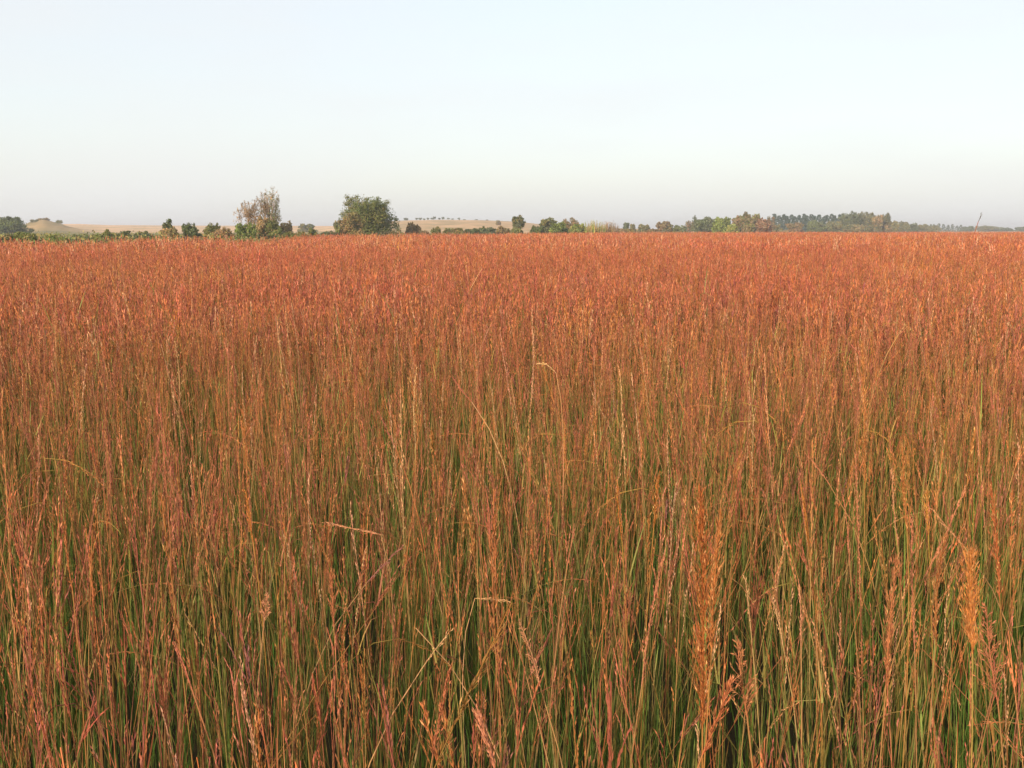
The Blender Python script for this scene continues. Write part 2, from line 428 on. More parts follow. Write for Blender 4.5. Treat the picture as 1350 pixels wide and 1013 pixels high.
BIGO = (0.50, 0.19, 0.045); LITP = (0.54, 0.26, 0.14)
STALKS = [
 # px, py, bx, by, H, head, colour, label, extra
 (924, 652, 926, 960, 1.52, 'plume', (0.46, 0.16, 0.045), 'largest fluffy orange seed plume, tall and glinting, low right of centre', dict(width=.030, n=330, r=.002)),
 (950, 676, 938, 860, 1.50, 'plume', GOLD, 'narrow golden plume pressed against the right side of the largest orange plume', dict(width=.010)),
 (972, 845, 985, 945, 1.42, 'open', (0.42, 0.19, 0.08), 'small drooping seed head with pale open husks right of the largest plume', dict(width=.03)),
 (964, 900, 926, 995, 1.40, 'plume', ORANGE, 'short rusty plume slanting right out of the foot of the largest plume', dict(width=.008)),
 (874, 738, 846, 905, 1.40, 'spike', PINK, 'long feathery pinkish spike leaning right, left of the largest plume', {}),
 (868, 630, 862, 695, 1.32, 'plume', BIGO, 'bushy orange plume above and left of the largest plume', dict(width=.016)),
 (814, 642, 820, 712, 1.30, 'spike', BIGO, 'short orange club shaped spike upright among greener stems right of centre', {}),
 (757, 690, 748, 745, 1.34, 'big', PINK, 'pink orange forked head just below the middle of the photo', {}),
 (701, 412, 697, 560, 1.40, 'spike', (0.62, 0.34, 0.20), 'tall pale pinkish straw stalk standing upright above the middle of the field', dict(r=.002)),
 (712, 480, 733, 492, 1.36, 'droop', (0.62, 0.38, 0.20), 'pale straw stalk with its tip bent over to the left near the middle', dict(stem=LITP)),
 (549, 486, 548, 590, 1.32, 'spike', STRAW, 'straight straw coloured spike left of the middle, taller than its neighbours', {}),
 (598, 500, 622, 530, 1.30, 'spike', RED, 'long bowed straw stem leaning left with a short red tip', dict(stem=STRAW)),
 (500, 545, 522, 592, 1.28, 'spike', RED, 'short red spike leaning left beneath the straight straw coloured spike', dict(stem=ORANGE)),
 (432, 690, 502, 705, 1.24, 'spike', LITP, 'pale pink seed spike lying almost flat across the stems, left of centre', dict(n=60)),
 (526, 724, 484, 768, 1.24, 'spike', MAUVE, 'dull mauve spike slanting up to the right below the flat pale spike', {}),
 (510, 794, 548, 828, 1.10, 'bare', STRAW, 'bare broken straw slanting left, one of a crossed pair low in the centre', dict(stem=STRAW, leaf=False)),
 (592, 834, 556, 882, 1.12, 'spike', STRAW, 'thin broken straw slanting right that crosses the bare one low in the centre', dict(n=26, stem=STRAW)),
 (662, 791, 626, 789, 1.14, 'spike', STRAW, 'bent straw whose forked tip sticks out level to the right', dict(n=22, stem=STRAW)),
 (592, 888, 570, 1000, 1.30, 'spike', (0.40, 0.15, 0.07), 'thick orange brown spike rising from the bottom edge left of centre', dict(n=120)),
 (631, 947, 654, 1022, 1.35, 'spike', LITP, 'pale pink spike leaning left at the bottom edge near the centre', dict(n=90)),
 (684, 818, 712, 905, 1.25, 'open', LITP, 'ragged brown head with pale split husks low in the centre', dict(width=.016)),
 (1137, 452, 1140, 640, 1.52, 'plume', (0.52, 0.21, 0.07), 'tallest orange plume on the right, a long slender column', dict(width=.015)),
 (1128, 600, 1137, 900, 1.36, 'spike', PINK, 'very long thin pinkish spike under the tallest orange plume', dict(n=160)),
 (1056, 644, 1066, 720, 1.32, 'big', BIGO, 'twin orange fingers upright left of the very long pinkish spike', dict(n=2)),
 (1112, 655, 1120, 742, 1.30, 'spike', PINK, 'stubby pink spike close beside the very long pinkish spike', {}),
 (1066, 603, 1094, 640, 1.30, 'spike', PINK, 'short pink spike leaning left above the twin orange fingers', dict(n=26)),
 (1190, 590, 1196, 700, 1.36, 'plume', (0.48, 0.19, 0.06), 'loose orange plume right of the tallest plume, halfway down the field', dict(width=.013)),
 (1176, 620, 1184, 720, 1.32, 'spike', LITP, 'pale spike leaning on the left of the loose orange plume', {}),
 (1222, 648, 1224, 706, 1.32, 'plume', (0.52, 0.25, 0.06), 'small golden yellow club shaped head on the right', dict(width=.010)),
 (1270, 648, 1218, 762, 1.36, 'spike', PINK, 'long pink spike leaning right across the stems near the right edge', dict(n=90)),
 (1232, 674, 1272, 722, 1.30, 'spike', LITP, 'thin pink spike leaning left that crosses the long pink one', dict(n=30)),
 (1246, 708, 1234, 850, 1.36, 'plume', (0.38, 0.15, 0.05), 'dark orange brown plume curving right beside the golden fluffy plume', dict(width=.010)),
 (1280, 730, 1282, 862, 1.46, 'plume', (0.54, 0.225, 0.06), 'golden fluffy plume on a yellow stem near the right edge', dict(width=.019, n=190, stem=(0.36, 0.26, 0.07), r=.0015)),
 (1306, 640, 1318, 790, 1.40, 'plume', (0.44, 0.13, 0.05), 'tall red orange plume close to the right edge', dict(width=.013)),
 (1300, 800, 1316, 930, 1.40, 'open', (0.42, 0.17, 0.085), 'loose pinkish plume hanging below the golden fluffy one', dict(width=.035, n=60)),
 (1182, 736, 1168, 905, 1.40, 'plume', (0.48, 0.19, 0.08), 'long ragged orange plume with a red foot, left of the dark orange brown one', dict(width=.012)),
 (1202, 690, 1206, 860, 1.38, 'spike', PINK, 'slim pink spike rising behind the long ragged orange plume', {}),
 (1326, 416, 1328, 545, 1.42, 'spike', PINK, 'thin straight pink stalk reaching high at the right edge of the field', dict(n=40)),
 (1293, 285, 1290, 292, 2.0, 'spike', (0.09, 0.06, 0.04), 'dark leaning stalk that pokes above the horizon at far right', dict(n=7, stem=(0.34, 0.10, 0.055), leaf=False, r=.001)),
 (22, 646, 30, 735, 1.36, 'big', PINK, 'pale pink forked head at the left edge of the photo', dict(n=4)),
 (170, 655, 182, 745, 1.36, 'big', RED, 'red forked head on a long red stem in the lower left', dict(n=4, stem=RED)),
 (231, 452, 236, 545, 1.36, 'open', STRAW, 'pale open seed head with separate husks high on the left', dict(width=.05, n=50)),
 (206, 600, 198, 668, 1.30, 'plume', PINK, 'soft pink plume below the pale open seed head', dict(width=.013)),
 (230, 846, 250, 900, 1.28, 'big', PINK, 'small pink forked head leaning left low on the left side', dict(n=3)),
 (436, 756, 440, 826, 1.30, 'plume', (0.46, 0.18, 0.08), 'bushy orange pink head below the flat pale spike', dict(width=.014)),
 (352, 785, 348, 822, 1.22, 'open', LITP, 'little brown head with pale fringe in the lower left centre', dict(width=.018)),
 (1008, 470, 1016, 610, 1.40, 'spike', LITP, 'tall pale pink stalk left of the tallest orange plume', {}),
 (983, 766, 990, 832, 1.24, 'spike', STRAW, 'narrow straw spike standing in green blades right of the largest plume', {}),
 (1018, 790, 1032, 850, 1.24, 'spike', STRAW, 'straw spike leaning left beside the narrow one in green blades', dict(n=26)),
 (1054, 775, 1056, 852, 1.30, 'spike', LITP, 'stout pale spike under the twin orange fingers', {}),
 (251, 362, 253, 412, 1.40, 'spike', STRAW, 'pale stalk standing far out in the field on the left', dict(n=24)),
 (73, 398, 74, 470, 1.38, 'spike', LITP, 'pale pink stalk nearest the left edge, far out in the field', dict(n=28)),
 (633, 358, 622, 378, 1.32, 'spike', STRAW, 'short pale straw leaning right, far out in the middle of the field', dict(n=14)),
 (1194, 428, 1184, 442, 1.30, 'big', LITP, 'pale forked tip leaning right far out on the right', dict(n=2)),
 (1206, 328, 1199, 372, 1.58, 'spike', LITP, 'farthest pale stalk rising above the red field on the right', dict(n=24)),
 (86, 690, 96, 780, 1.32, 'spike', ORANGE, 'orange spike right of the pale pink forked head at the left edge', {}),
 (325, 650, 334, 715, 1.30, 'spike', BIGO, 'lone orange spike upright in the left half below the soft pink plume', {}),
 (640, 640, 646, 705, 1.30, 'big', RED, 'deep red forked head between the flat pale spike and the middle', dict(n=3)),
]
for (px, py, bx, by, H, hd, c, lab, kw) in STALKS:
    stalk(px, py, bx, by, H, hd, c, lab, **kw)

# ------------------------------------------------------------------ ground, hills
def smooth(a, b, x):
    t = max(0, min(1, (x - a) / (b - a))); return t * t * (3 - 2 * t)
def interp(tab, x):
    if x <= tab[0][0]: return tab[0][1]
    for (a, u), (c, w) in zip(tab, tab[1:]):
        if x <= c: return u + (w - u) * (x - a) / (c - a)
    return tab[-1][1]
RIDGE_A = [(-1400, 0), (-500, 4), (-100, 6), (40, 7), (110, 7.2), (150, 5.8), (190, 5.6), (230, 5.2), (330, 5.0), (460, 4.6), (520, 2), (600, 0)]      # px above horizon at 1000 m
RIDGE_B = [(400, 0), (470, 6), (520, 11.2), (580, 12.4), (640, 11.8), (680, 10.2), (720, 6), (800, 2), (900, 0)]      # at 850 m
def height(px, d):
    h = 0.0
    a = interp(RIDGE_A, px)
    if a > 0: h = max(h, (ZC + a * 1000 / F) * smooth(450, 1000, d) * (1 - smooth(1300, 2600, d)))
    b = interp(RIDGE_B, px)
    if b > 0: h = max(h, (ZC + b * 850 / F) * smooth(350, 850, d) * (1 - smooth(1000, 2000, d)))
    m = math.exp(-(abs(px - 64) / (36 if px > 64 else 34)) ** 1.8 * .9) * (1 + .07 * math.sin(px * .31) + .05 * math.sin(px * .73))
    m2 = math.exp(-((d - 560) / 70) ** 2)
    h += (ZC + 14.0 * 560 / F) * m * m2 * .84
    return h
def hz(px, d): return height(px, d)

us = sorted(set([round(-1.9 + .1 * i, 4) for i in range(9)] + [round(-1.0 + .05 * i, 4) for i in range(9)] + [round(-.6 + .006 * i, 4) for i in range(201)] + [round(.65 + .05 * i, 4) for i in range(8)] + [round(1.1 + .1 * i, 4) for i in range(9)]))
ds = [0.001, 2, 5, 10, 20, 35, 50] + list(np.geomspace(60, 5200, 70))
V, Fq, C = [], [], []
TAN = (0.58, 0.40, 0.245); TANB = (0.46, 0.32, 0.18); MEADOW = (0.17, 0.17, 0.06); SOIL = (0.045, 0.035, 0.02)
npr = np.random.default_rng(3)
for d in ds:
    for u in us:
        px = 675 + F * u
        V.append((u * d, d, height(px, d)))
        e = edge_dist(px)
        if d < e: c = SOIL
        elif px < 480: c = mixc(MEADOW, TAN, smooth(430, 560, d))
        elif px < 850: c = mixc(mixc(MEADOW, TANB, .25), TANB, smooth(300, 420, d))
        else: c = mixc(mixc(MEADOW, TAN, .5), mixc(TAN, PINK, .3), smooth(260, 380, d))
        mo = math.exp(-((px - 62) / 55) ** 2) * math.exp(-((d - 560) / 90) ** 2)
        c = mixc(c, (0.34, 0.245, 0.12), min(1, mo * 1.4))
        C.append(c)
nu = len(us)
for i in range(len(ds) - 1):
    for j in range(nu - 1): Fq.append((i * nu + j, i * nu + j + 1, (i + 1) * nu + j + 1, (i + 1) * nu + j))
# land behind and beside the viewer
b = len(V); V += [(-9800, -3000, -.004), (9800, -3000, -.004), (9800, 5200, -.004), (-9800, 5200, -.004)]; C += [SOIL] * 4
Fq.append((b, b + 1, b + 2, b + 3))
def ground_material():
    m, nt, out = nodes('ground_cover'); N, L = nt.nodes.new, nt.links.new
    at = N('ShaderNodeAttribute'); at.attribute_name = 'col'
    geo = N('ShaderNodeNewGeometry')
    mp = N('ShaderNodeMapping'); mp.inputs['Scale'].default_value = (1, .35, 1)
    no = N('ShaderNodeTexNoise'); no.inputs['Scale'].default_value = .05; no.inputs['Detail'].default_value = 6; no.inputs['Roughness'].default_value = .65
    L(geo.outputs['Position'], mp.inputs['Vector']); L(mp.outputs['Vector'], no.inputs['Vector'])
    cr = N('ShaderNodeValToRGB'); e = cr.color_ramp.elements
    e[0].position = .32; e[0].color = (.55, .62, .5, 1); e[1].position = .66; e[1].color = (1.25, 1.12, 1.05, 1)
    mx = N('ShaderNodeMix'); mx.data_type = 'RGBA'; mx.blend_type = 'MULTIPLY'; mx.inputs[0].default_value = 1
    L(no.outputs['Fac'], cr.inputs['Fac']); L(at.outputs['Color'], mx.inputs[6]); L(cr.outputs['Color'], mx.inputs[7])
    p = N('ShaderNodeBsdfPrincipled'); p.inputs['Roughness'].default_value = .95; p.inputs['Specular IOR Level'].default_value = .1
    L(mx.outputs[2], p.inputs['Base Color']); L(p.outputs[0], out.inputs['Surface'])
    return m
gr = mesh_obj('ground', np.array(V, np.float32), np.array(Fq, np.int32), np.array(C, np.float32), ground_material())
gr['kind'] = 'structure'
gr.data.polygons.foreach_set('use_smooth', [True] * len(gr.data.polygons))

# ------------------------------------------------------------------ trees and bushes
DKG = (0.058, 0.076, 0.027); GRN = (0.096, 0.12, 0.034); BRG = (0.15, 0.19, 0.045); OLV = (0.15, 0.13, 0.05); TNB = (0.26, 0.17, 0.085)
GRG = (0.095, 0.11, 0.060); BRN = (0.168, 0.115, 0.064); CON = (0.035, 0.062, 0.045); YEL = (0.26, 0.24, 0.07)

K_ = 1.38
DKG, GRN, BRG, OLV, TNB, GRG, BRN, CON, YEL = [tuple(x * K_ for x in c) for c in (DKG, GRN, BRG, OLV, TNB, GRG, BRN, CON, YEL)]

def leaf_cloud(mb, c, rad, n, size, cols, rg, hollow=.55):
    for _ in range(n):
        d = Vector((rg.gauss(0, 1), rg.gauss(0, 1), rg.gauss(0, 1))).normalized()
        q = rg.uniform(hollow, 1.08) if rg.random() < .8 else rg.uniform(.2, 1.22)
        p = c + Vector((d.x * rad[0], d.y * rad[1], d.z * rad[2])) * q
        nrm = (d * .8 + Vector((rg.gauss(0, .5), rg.gauss(0, .5), rg.gauss(0, .5)))).normalized()
        a = nrm.orthogonal().normalized(); b2 = nrm.cross(a); w = rg.uniform(0, 6.28)
        x = (a * math.cos(w) + b2 * math.sin(w)) * size * rg.uniform(.5, 1.1); y = nrm.cross(x).normalized() * size * rg.uniform(.3, .75)
        k = len(mb.v); cc = jit(rg.choice(cols), rg, .22)
        mb.v += [p - x, p + y * .9 - x * .1, p + x, p - y]; mb.c += [cc] * 4; mb.f.append((k, k + 1, k + 2, k + 3))

def limb(mb, a, b, r0, r1, rg, n=5):
    w = (b - a).length * .08
    pts = [a.lerp(b, i / (n - 1)) + (Vector((rg.uniform(-w, w), rg.uniform(-w, w), rg.uniform(-w, w) * .5)) if 0 < i < n - 1 else Vector()) for i in range(n)]
    mb.tube(pts, r0, r1, (0, 0, 0), 5); return pts

def plant(px, ytop, wpx, d, style, cols, label, cat='tree', name='tree', group='trees and bushes beyond the field', dens=1.0, low=.0, bark=None, lobes=None, crown_from=None):
    rg = random.Random(int(px * 31 + ytop * 7 + d))
    top = at_depth(px, ytop, d); gz = hz(px, d)
    h = max(.5, top.z - gz); w = max(.4, wpx * d / F)
    t = thing(name, (top.x, d, gz), label, cat, group)
    tr, cr = MB(), MB()
    pxm = d / F
    leaf = max(.10, min(.42, pxm * (1.1 if style == 'sparse' else 1.35))) * (1 if h > 3 else .85)
    dep = min(w, h * 1.3) if style != 'hedge' else w * .4
    if style == 'conifer':
        trunk = limb(tr, Vector((0, 0, -.1)), Vector((0, 0, h * .97)), .02 * h, .004 * h, rg)
        nW = max(10, int(h * 1.8))
        for i in range(nW):
            z = h * (.06 + .92 * i / nW); rr = w * .5 * (1 - (i / nW)) ** .65 * rg.uniform(.75, 1.15) + .05 * w
            for k in range(7):
                a = rg.uniform(0, 6.28); o = Vector((math.cos(a), math.sin(a), 0))
                for q in range(int(6 * dens) + 1):
                    u = rg.uniform(.25, 1)
                    leaf_cloud(cr, Vector((0, 0, z)) + o * (rr * u) - Vector((0, 0, rr * .35 * u)), (leaf * .5,) * 3, 1, leaf * 1.3, cols, rg)
    elif style == 'reeds':
        tr.tube([Vector((0, 0, -.1)), Vector((0, 0, h * .3))], .05, .02, (0, 0, 0), 5)
        for i in range(int(260 * dens)):
            x, y = rg.gauss(0, w * .26), rg.gauss(0, dep * .2); hh = h * rg.uniform(.45, 1.0) * (1 - .25 * abs(x) / w)
            a = Vector((x, y, 0)); b2 = a + Vector((rg.gauss(0, .08) * hh, rg.gauss(0, .08) * hh, hh)); c = jit(rg.choice(cols), rg, .25)
            s_ = Vector((rg.uniform(-1, 1), rg.uniform(-1, 1), 0)).normalized()
            cr.blade([a, a.lerp(b2, .5), b2], pxm * .45, c, s_)
            leaf_cloud(cr, a.lerp(b2, rg.uniform(.5, .95)), (pxm, pxm, pxm * 1.6), 2, pxm * .8, cols, rg)
    else:
        sparse = style == 'sparse'
        z0 = {'round': .08, 'sparse': .16, 'bush': .0, 'hedge': .0, 'umbrella': .46}[style]
        if crown_from: z0 = crown_from
        nl = lobes or {'round': 15, 'sparse': 12, 'bush': 11, 'hedge': 14, 'umbrella': 8}[style]
        fork = Vector((rg.uniform(-.04, .04) * w, 0, h * (z0 + .12)))
        limb(tr, Vector((0, 0, -.1)), fork, .028 * h + .02, .02 * h, rg)
        skew = rg.uniform(-.18, .18) if style != 'round' else rg.uniform(-.06, .06)
        for i in range(nl):
            u = ((i * .618 + rg.uniform(-.06, .06)) % 1) * 2 - 1                       # across the crown
            a = rg.uniform(-1, 1)
            dome = math.sqrt(max(0, 1 - abs(u - skew * (1 - abs(u))) ** {'hedge': 5, 'round': 3.2, 'umbrella': 3}.get(style, 2.2)))
            v = ((i * .7549 + .3) % 1) ** (1 if style in ('round', 'sparse', 'umbrella') else .6)
            top_z = h * (z0 + (1 - z0) * max(.28, dome) * rg.uniform(.80, 1.0))
            sr = rg.uniform(.13, .25) * (1.15 if style == 'umbrella' else 1)
            rad = (w * sr, dep * sr, min(h * sr * 1.15, w * .34) if style != 'hedge' else h * .3)
            c = Vector((u * (w * .5 - rad[0] * .8), a * dep * .42 * (1 - .5 * u * u), h * z0 + (top_z - h * z0) * (.12 + .88 * v)))
            if i == 0: c = Vector((skew * w * .5, 0, h - rad[2] * .9))
            c.z = max(rad[2] * .4, min(c.z, top_z - rad[2] * .85))
            lp = limb(tr, fork if i % 2 else Vector((0, 0, h * max(.05, z0 * .8))), c, .011 * h, .004 * h, rg)
            area = (rad[0] * rad[2] * 3.2 + rad[0] * rad[1]) * 4
            n = int(min(800, area / (leaf * leaf) * (.8 if sparse else 1.7) * dens)) + 6
            tone = rg.uniform(.8, 1.25); lc = [tuple(x * tone for x in k) for k in (rg.sample(cols, min(2, len(cols))) + [rg.choice(cols)])]
            leaf_cloud(cr, c, rad, n, leaf, lc, rg, .35)
            for k in range(9 if sparse else 4):                                        # twigs that break the outline
                dv = Vector((rg.gauss(u * .6, .7), rg.gauss(0, .7), rg.gauss(.7, .6))).normalized()
                e = c + Vector((dv.x * rad[0], dv.y * rad[1], dv.z * rad[2])) * rg.uniform(1.05, 1.5)
                if e.z > h * 1.04: e.z = h * 1.0
                limb(tr, lp[3] if k % 2 else c, e, .004 * h, .0015 * h, rg, 3)
                leaf_cloud(cr, c.lerp(e, .85), (rad[0] * .28, rad[1] * .28, rad[2] * .28), max(3, int(n * .09)), leaf * .9, lc, rg, .2)
        if not sparse:
            for k in range(6):
                leaf_cloud(cr, Vector((rg.uniform(-.28, .28) * w, rg.uniform(-.2, .2) * dep, h * (z0 + rg.uniform(.1, .55) * (1 - z0)))), (w * .2, dep * .2, h * .2),
                           int(min(400, w * h / leaf ** 2 * .28 * dens)), leaf, cols, rg, .2)
    tr.build('trunk' if cat == 'tree' else 'stems', bark or BARK, t)
    cr.build('crown' if cat == 'tree' else 'foliage', LEAF, t)
    return t

B = 'bush'
PLANTS = [
 # px, ytop, wpx, d, style, cols, label, extra
 (8, 286, 58, 330, 'round', [DKG, DKG, GRN], 'big dark round tree cut by the left edge', {}),
 (45, 289, 12, 540, B, [DKG, OLV], 'small dark bush at the left foot of the grassy mound', dict(cat=B)),
 (57, 287, 16, 560, B, [BRN, OLV], 'brownish bush on top of the grassy mound', dict(cat=B)),
 (78, 290.5, 9, 540, B, [OLV, GRN], 'tiny olive bush on the right flank of the grassy mound', dict(cat=B)),
 (2, 303, 34, 80, B, [OLV, TNB, GRN], 'tan green bush in front of the dark tree at the left edge', dict(cat=B)),
 (36, 303, 44, 95, B, [GRN, OLV], 'low olive bush below the mound', dict(cat=B)),
 (72, 308, 46, 90, B, [OLV, GRN, BRG], 'low yellowish bush right of the olive one below the mound', dict(cat=B)),
 (108, 308, 40, 115, B, [GRN, GRG], 'low dull green bush in front of the tan slope', dict(cat=B)),
 (134, 303, 26, 100, B, [OLV, GRN], 'olive bush a little higher than the green scrub on the left', dict(cat=B)),
 (163, 304, 34, 125, B, [GRG, DKG], 'dark grey green bush in the scrub before the tan slope', dict(cat=B)),
 (190, 304, 30, 130, B, [DKG, GRG], 'dark low bush left of the first two toned tree', dict(cat=B)),
 (220, 289, 17, 135, 'round', [DKG, OLV, GRG], 'narrow dark topped small tree, first of the row of bushes on the left', {}),
 (224, 298, 26, 128, B, [TNB, OLV], 'tan bush at the foot of the narrow dark topped tree', dict(cat=B)),
 (251, 293, 28, 130, B, [DKG, DKG, GRG], 'round blackish green bush between two tan ones', dict(cat=B)),
 (280, 293, 24, 135, B, [GRN, OLV], 'green topped bush right of the blackish round one', dict(cat=B)),
 (293, 298, 30, 128, B, [TNB, OLV, TNB], 'tan spreading bush left of the bright green pair', dict(cat=B)),
 (319, 291, 20, 138, B, [BRG, GRN], 'bright green bush, left half of the pair under the sparse tree', dict(cat=B)),
 (332, 289, 13, 142, B, [BRG, GRN], 'bright green bush, right half of the pair under the sparse tree', dict(cat=B)),
 (354, 244, 36, 150, 'sparse', [OLV, BRN, TNB, GRN], 'tall sparse thin leaved tree with pinkish brown crown', dict(bark=PALE_BARK, dens=.115, lobes=21)),
 (327, 263, 36, 150, 'sparse', [BRN, TNB], 'half bare grey brown tree standing left of the tall sparse tree', dict(bark=PALE_BARK, dens=.15, lobes=10, crown_from=.5)),
 (352, 284, 46, 145, B, [OLV, GRN, TNB], 'wide olive bush round the foot of the tall sparse tree', dict(cat=B)),
 (376, 290, 22, 158, 'sparse', [BRN, OLV], 'low thin brown tree leaning out right of the tall sparse tree', dict(dens=.5)),
 (404, 294, 24, 520, B, [DKG, OLV], 'flat dark clump on the tan horizon between the two big trees', dict(cat=B)),
 (412, 299, 14, 150, B, [OLV, GRN], 'small olive bush below the flat dark clump', dict(cat=B)),
 (388, 306, 44, 120, 'hedge', [OLV, GRN], 'long low olive bush right of the tall sparse tree', dict(cat=B)),
 (437, 304, 30, 150, B, [DKG, GRG, BRN], 'low blackish bush left of the big green tree', dict(cat=B)),
 (445, 290, 12, 230, 'round', [GRG, OLV], 'little grey green tree peeping out left of the big green tree', {}),
 (463, 278, 32, 165, B, [OLV, TNB, OLV], 'olive brown tall bush in front of the big green tree', dict(cat=B)),
 (485, 255, 76, 180, 'round', [GRN, OLV, GRN, (0.17, 0.185, 0.05)], 'big round dark green tree, largest in the photo', dict(dens=1.35, lobes=22)),
 (545, 291, 24, 191, B, [TNB, OLV, BRN], 'brownish bush right of the big green tree', dict(cat=B)),
 (522, 303, 24, 160, B, [BRN, OLV, GRN], 'low rusty bush touching the big green tree', dict(cat=B)),
 (558, 302, 18, 175, B, [BRN, OLV], 'low brown bush between the brownish one and the olive one', dict(cat=B)),
 (575, 297, 15, 185, B, [OLV, GRN], 'olive bush standing before the brown hill', dict(cat=B)),
 (598, 301, 34, 190, 'hedge', [OLV, BRN, GRN], 'low olive brown bush under the row of hill trees', dict(cat=B)),
 (622, 300, 26, 200, B, [GRG, DKG], 'dark bush in the scrub below the brown hill, left one', dict(cat=B)),
 (641, 297, 30, 210, B, [GRG, DKG, OLV], 'larger dark grey green bush below the brown hill', dict(cat=B)),
 (664, 298, 24, 215, B, [OLV, BRN], 'brown olive bush left of the umbrella shaped tree', dict(cat=B)),
 (657, 290, 7, 600, B, [BRN, OLV], 'tiny brown bush on the skyline of the brown hill', dict(cat=B)),
 (683, 284, 17, 240, 'umbrella', [GRG, OLV, DKG], 'small umbrella shaped blue green tree on a thin stem', {}),
 (681, 299, 20, 205, B, [OLV, GRN], 'low green bush under the umbrella shaped tree', dict(cat=B)),
 (708, 296, 22, 230, B, [DKG, GRN], 'dark green bush at the left end of the yellow green thicket', dict(cat=B)),
 (722, 287, 28, 260, 'round', [DKG, GRG, OLV], 'dark green tree behind the left of the yellow green thicket', {}),
 (736, 293, 30, 230, B, [GRN, DKG, BRG], 'rounded green bush in the thicket', dict(cat=B)),
 (752, 284, 24, 265, 'sparse', [BRN, OLV], 'thin brown topped tree behind the thicket', dict(dens=.7)),
 (762, 293, 26, 225, B, [BRG, YEL, GRN], 'yellow green bush in the middle of the thicket', dict(cat=B)),
 (782, 288, 30, 225, 'reeds', [YEL, TNB, BRG], 'clump of tall upright yellow stalks in the thicket', dict(cat='reed clump', name='reed_clump')),
 (803, 290, 28, 235, 'reeds', [BRN, TNB, (0.34, 0.25, 0.17)], 'clump of dry pinkish stalks at the right end of the thicket', dict(cat='reed clump', name='reed_clump')),
 (826, 294, 9, 420, 'umbrella', [GRG, DKG], 'first small grey tree right of the thicket', {}),
 (834, 295, 9, 430, 'round', [GRG, OLV], 'second small grey tree right of the thicket', {}),
 (849, 296, 18, 400, 'round', [GRG, OLV], 'low grey green tree halfway between thicket and bright bush', {}),
 (824, 302, 30, 300, 'hedge', [OLV, BRN], 'low brown scrub bush below the small grey trees', dict(cat=B)),
 (862, 302, 26, 320, B, [BRN, OLV], 'low rusty bush right of the small grey trees', dict(cat=B)),
 (876, 292, 26, 380, 'round', [GRG, OLV, BRN], 'square topped grey brown tree at the left of the right hand grove', {}),
 (896, 296, 20, 370, B, [GRG, GRN], 'low grey green bush beside the square topped tree', dict(cat=B)),
 (910, 290, 16, 410, 'sparse', [GRG, BRN], 'thin tree with bare twigs left of the pale trunked one', dict(dens=.4)),
 (919, 280, 15, 400, 'sparse', [DKG, GRG], 'thin leaning tree with one dark tuft at its top', dict(dens=.45, lobes=6)),
 (930, 287, 30, 380, 'round', [GRG, GRG, DKG], 'broad grey green tree left of the bright green bush', {}),
 (952, 283, 28, 350, B, [BRG, GRN, BRG], 'bright yellow green bush in the right hand grove', dict(cat=B)),
 (966, 293, 16, 345, B, [YEL, BRG], 'small yellowish bush right of the bright green bush', dict(cat=B)),
 (980, 280, 28, 380, 'round', [BRN, OLV, GRN], 'tall brown and olive tree in the middle of the right hand grove', {}),
 (984, 275, 8, 390, 'sparse', [BRN], 'bare twiggy top rising from the brown and olive tree', dict(dens=.15, lobes=5)),
 (997, 281, 18, 390, 'round', [OLV, BRG, BRN], 'olive topped tree right of the tall brown one', {}),
 (1007, 288, 22, 360, B, [BRN, (0.26, 0.14, 0.08)], 'reddish brown bush before the start of the conifers', dict(cat=B)),
 (1017, 283, 12, 410, 'sparse', [BRN, GRG], 'scraggy brown tree next to the first conifer', dict(dens=.5)),
 (1047, 292, 24, 480, B, [BRN, BRN, OLV], 'reddish brown bush in front of the dark conifers', dict(cat=B)),
 (1024, 294, 16, 500, B, [OLV, GRG], 'olive bush in front of the first conifers', dict(cat=B)),
 (1076, 290, 26, 520, B, [GRG, GRN], 'grey green bush in front of the middle conifers', dict(cat=B)),
 (1100, 289, 24, 530, B, [GRG, GRG, OLV], 'pale grey green bush in front of the last conifers', dict(cat=B)),
 (1122, 279, 30, 560, 'round', [DKG, GRG], 'tall dark broad tree right of the conifers', {}),
 (1141, 280, 26, 565, 'round', [GRG, OLV], 'tall olive grey tree right of the dark broad one', {}),
 (1155, 283, 18, 550, 'round', [OLV, TNB, GRG], 'brownish tree, right but one of the tall group', {}),
 (1167, 282, 18, 560, 'round', [OLV, GRG, TNB], 'light olive tree at the right end of the tall group', {}),
 (1132, 296, 40, 500, 'hedge', [OLV, BRN, GRG], 'low brown bush under the tall group on the right', dict(cat=B)),
 (1179, 291, 14, 600, 'round', [GRG, OLV], 'first of the lower grey trees right of the tall group', {}),
 (1192, 292, 16, 640, 'round', [GRG, GRG, OLV], 'rounded grey tree second in the low belt on the right', {}),
 (1204, 294, 14, 660, 'round', [GRG, DKG], 'dark grey tree third in the low belt on the right', {}),
 (1217, 296, 16, 700, 'round', [GRG, OLV], 'pale grey tree fourth in the low belt on the right', {}),
 (1232, 297, 16, 760, 'round', [GRG, OLV], 'olive grey tree behind the small far conifers', {}),
 (1300, 298, 34, 1000, 'hedge', [GRG, OLV], 'long flat grey tree belt on the far right horizon', dict(dens=.9)),
 (1322, 300, 26, 1050, 'hedge', [GRG, DKG], 'lower end of the flat belt before the gap on the right horizon', {}),
 (1347, 299, 20, 1050, 'round', [GRG, DKG], 'dark far tree cut by the right edge', {}),
 (1276, 298, 18, 980, 'round', [GRG, DKG], 'grey far tree right of the last small conifer', {}),
]
for (px, yt, w, d, st, cs, lab, kw) in PLANTS:
    if kw.get('cat') == B and 'name' not in kw: kw = dict(kw, name='bush')
    plant(px, yt, w, d, st, cs, lab, **kw)

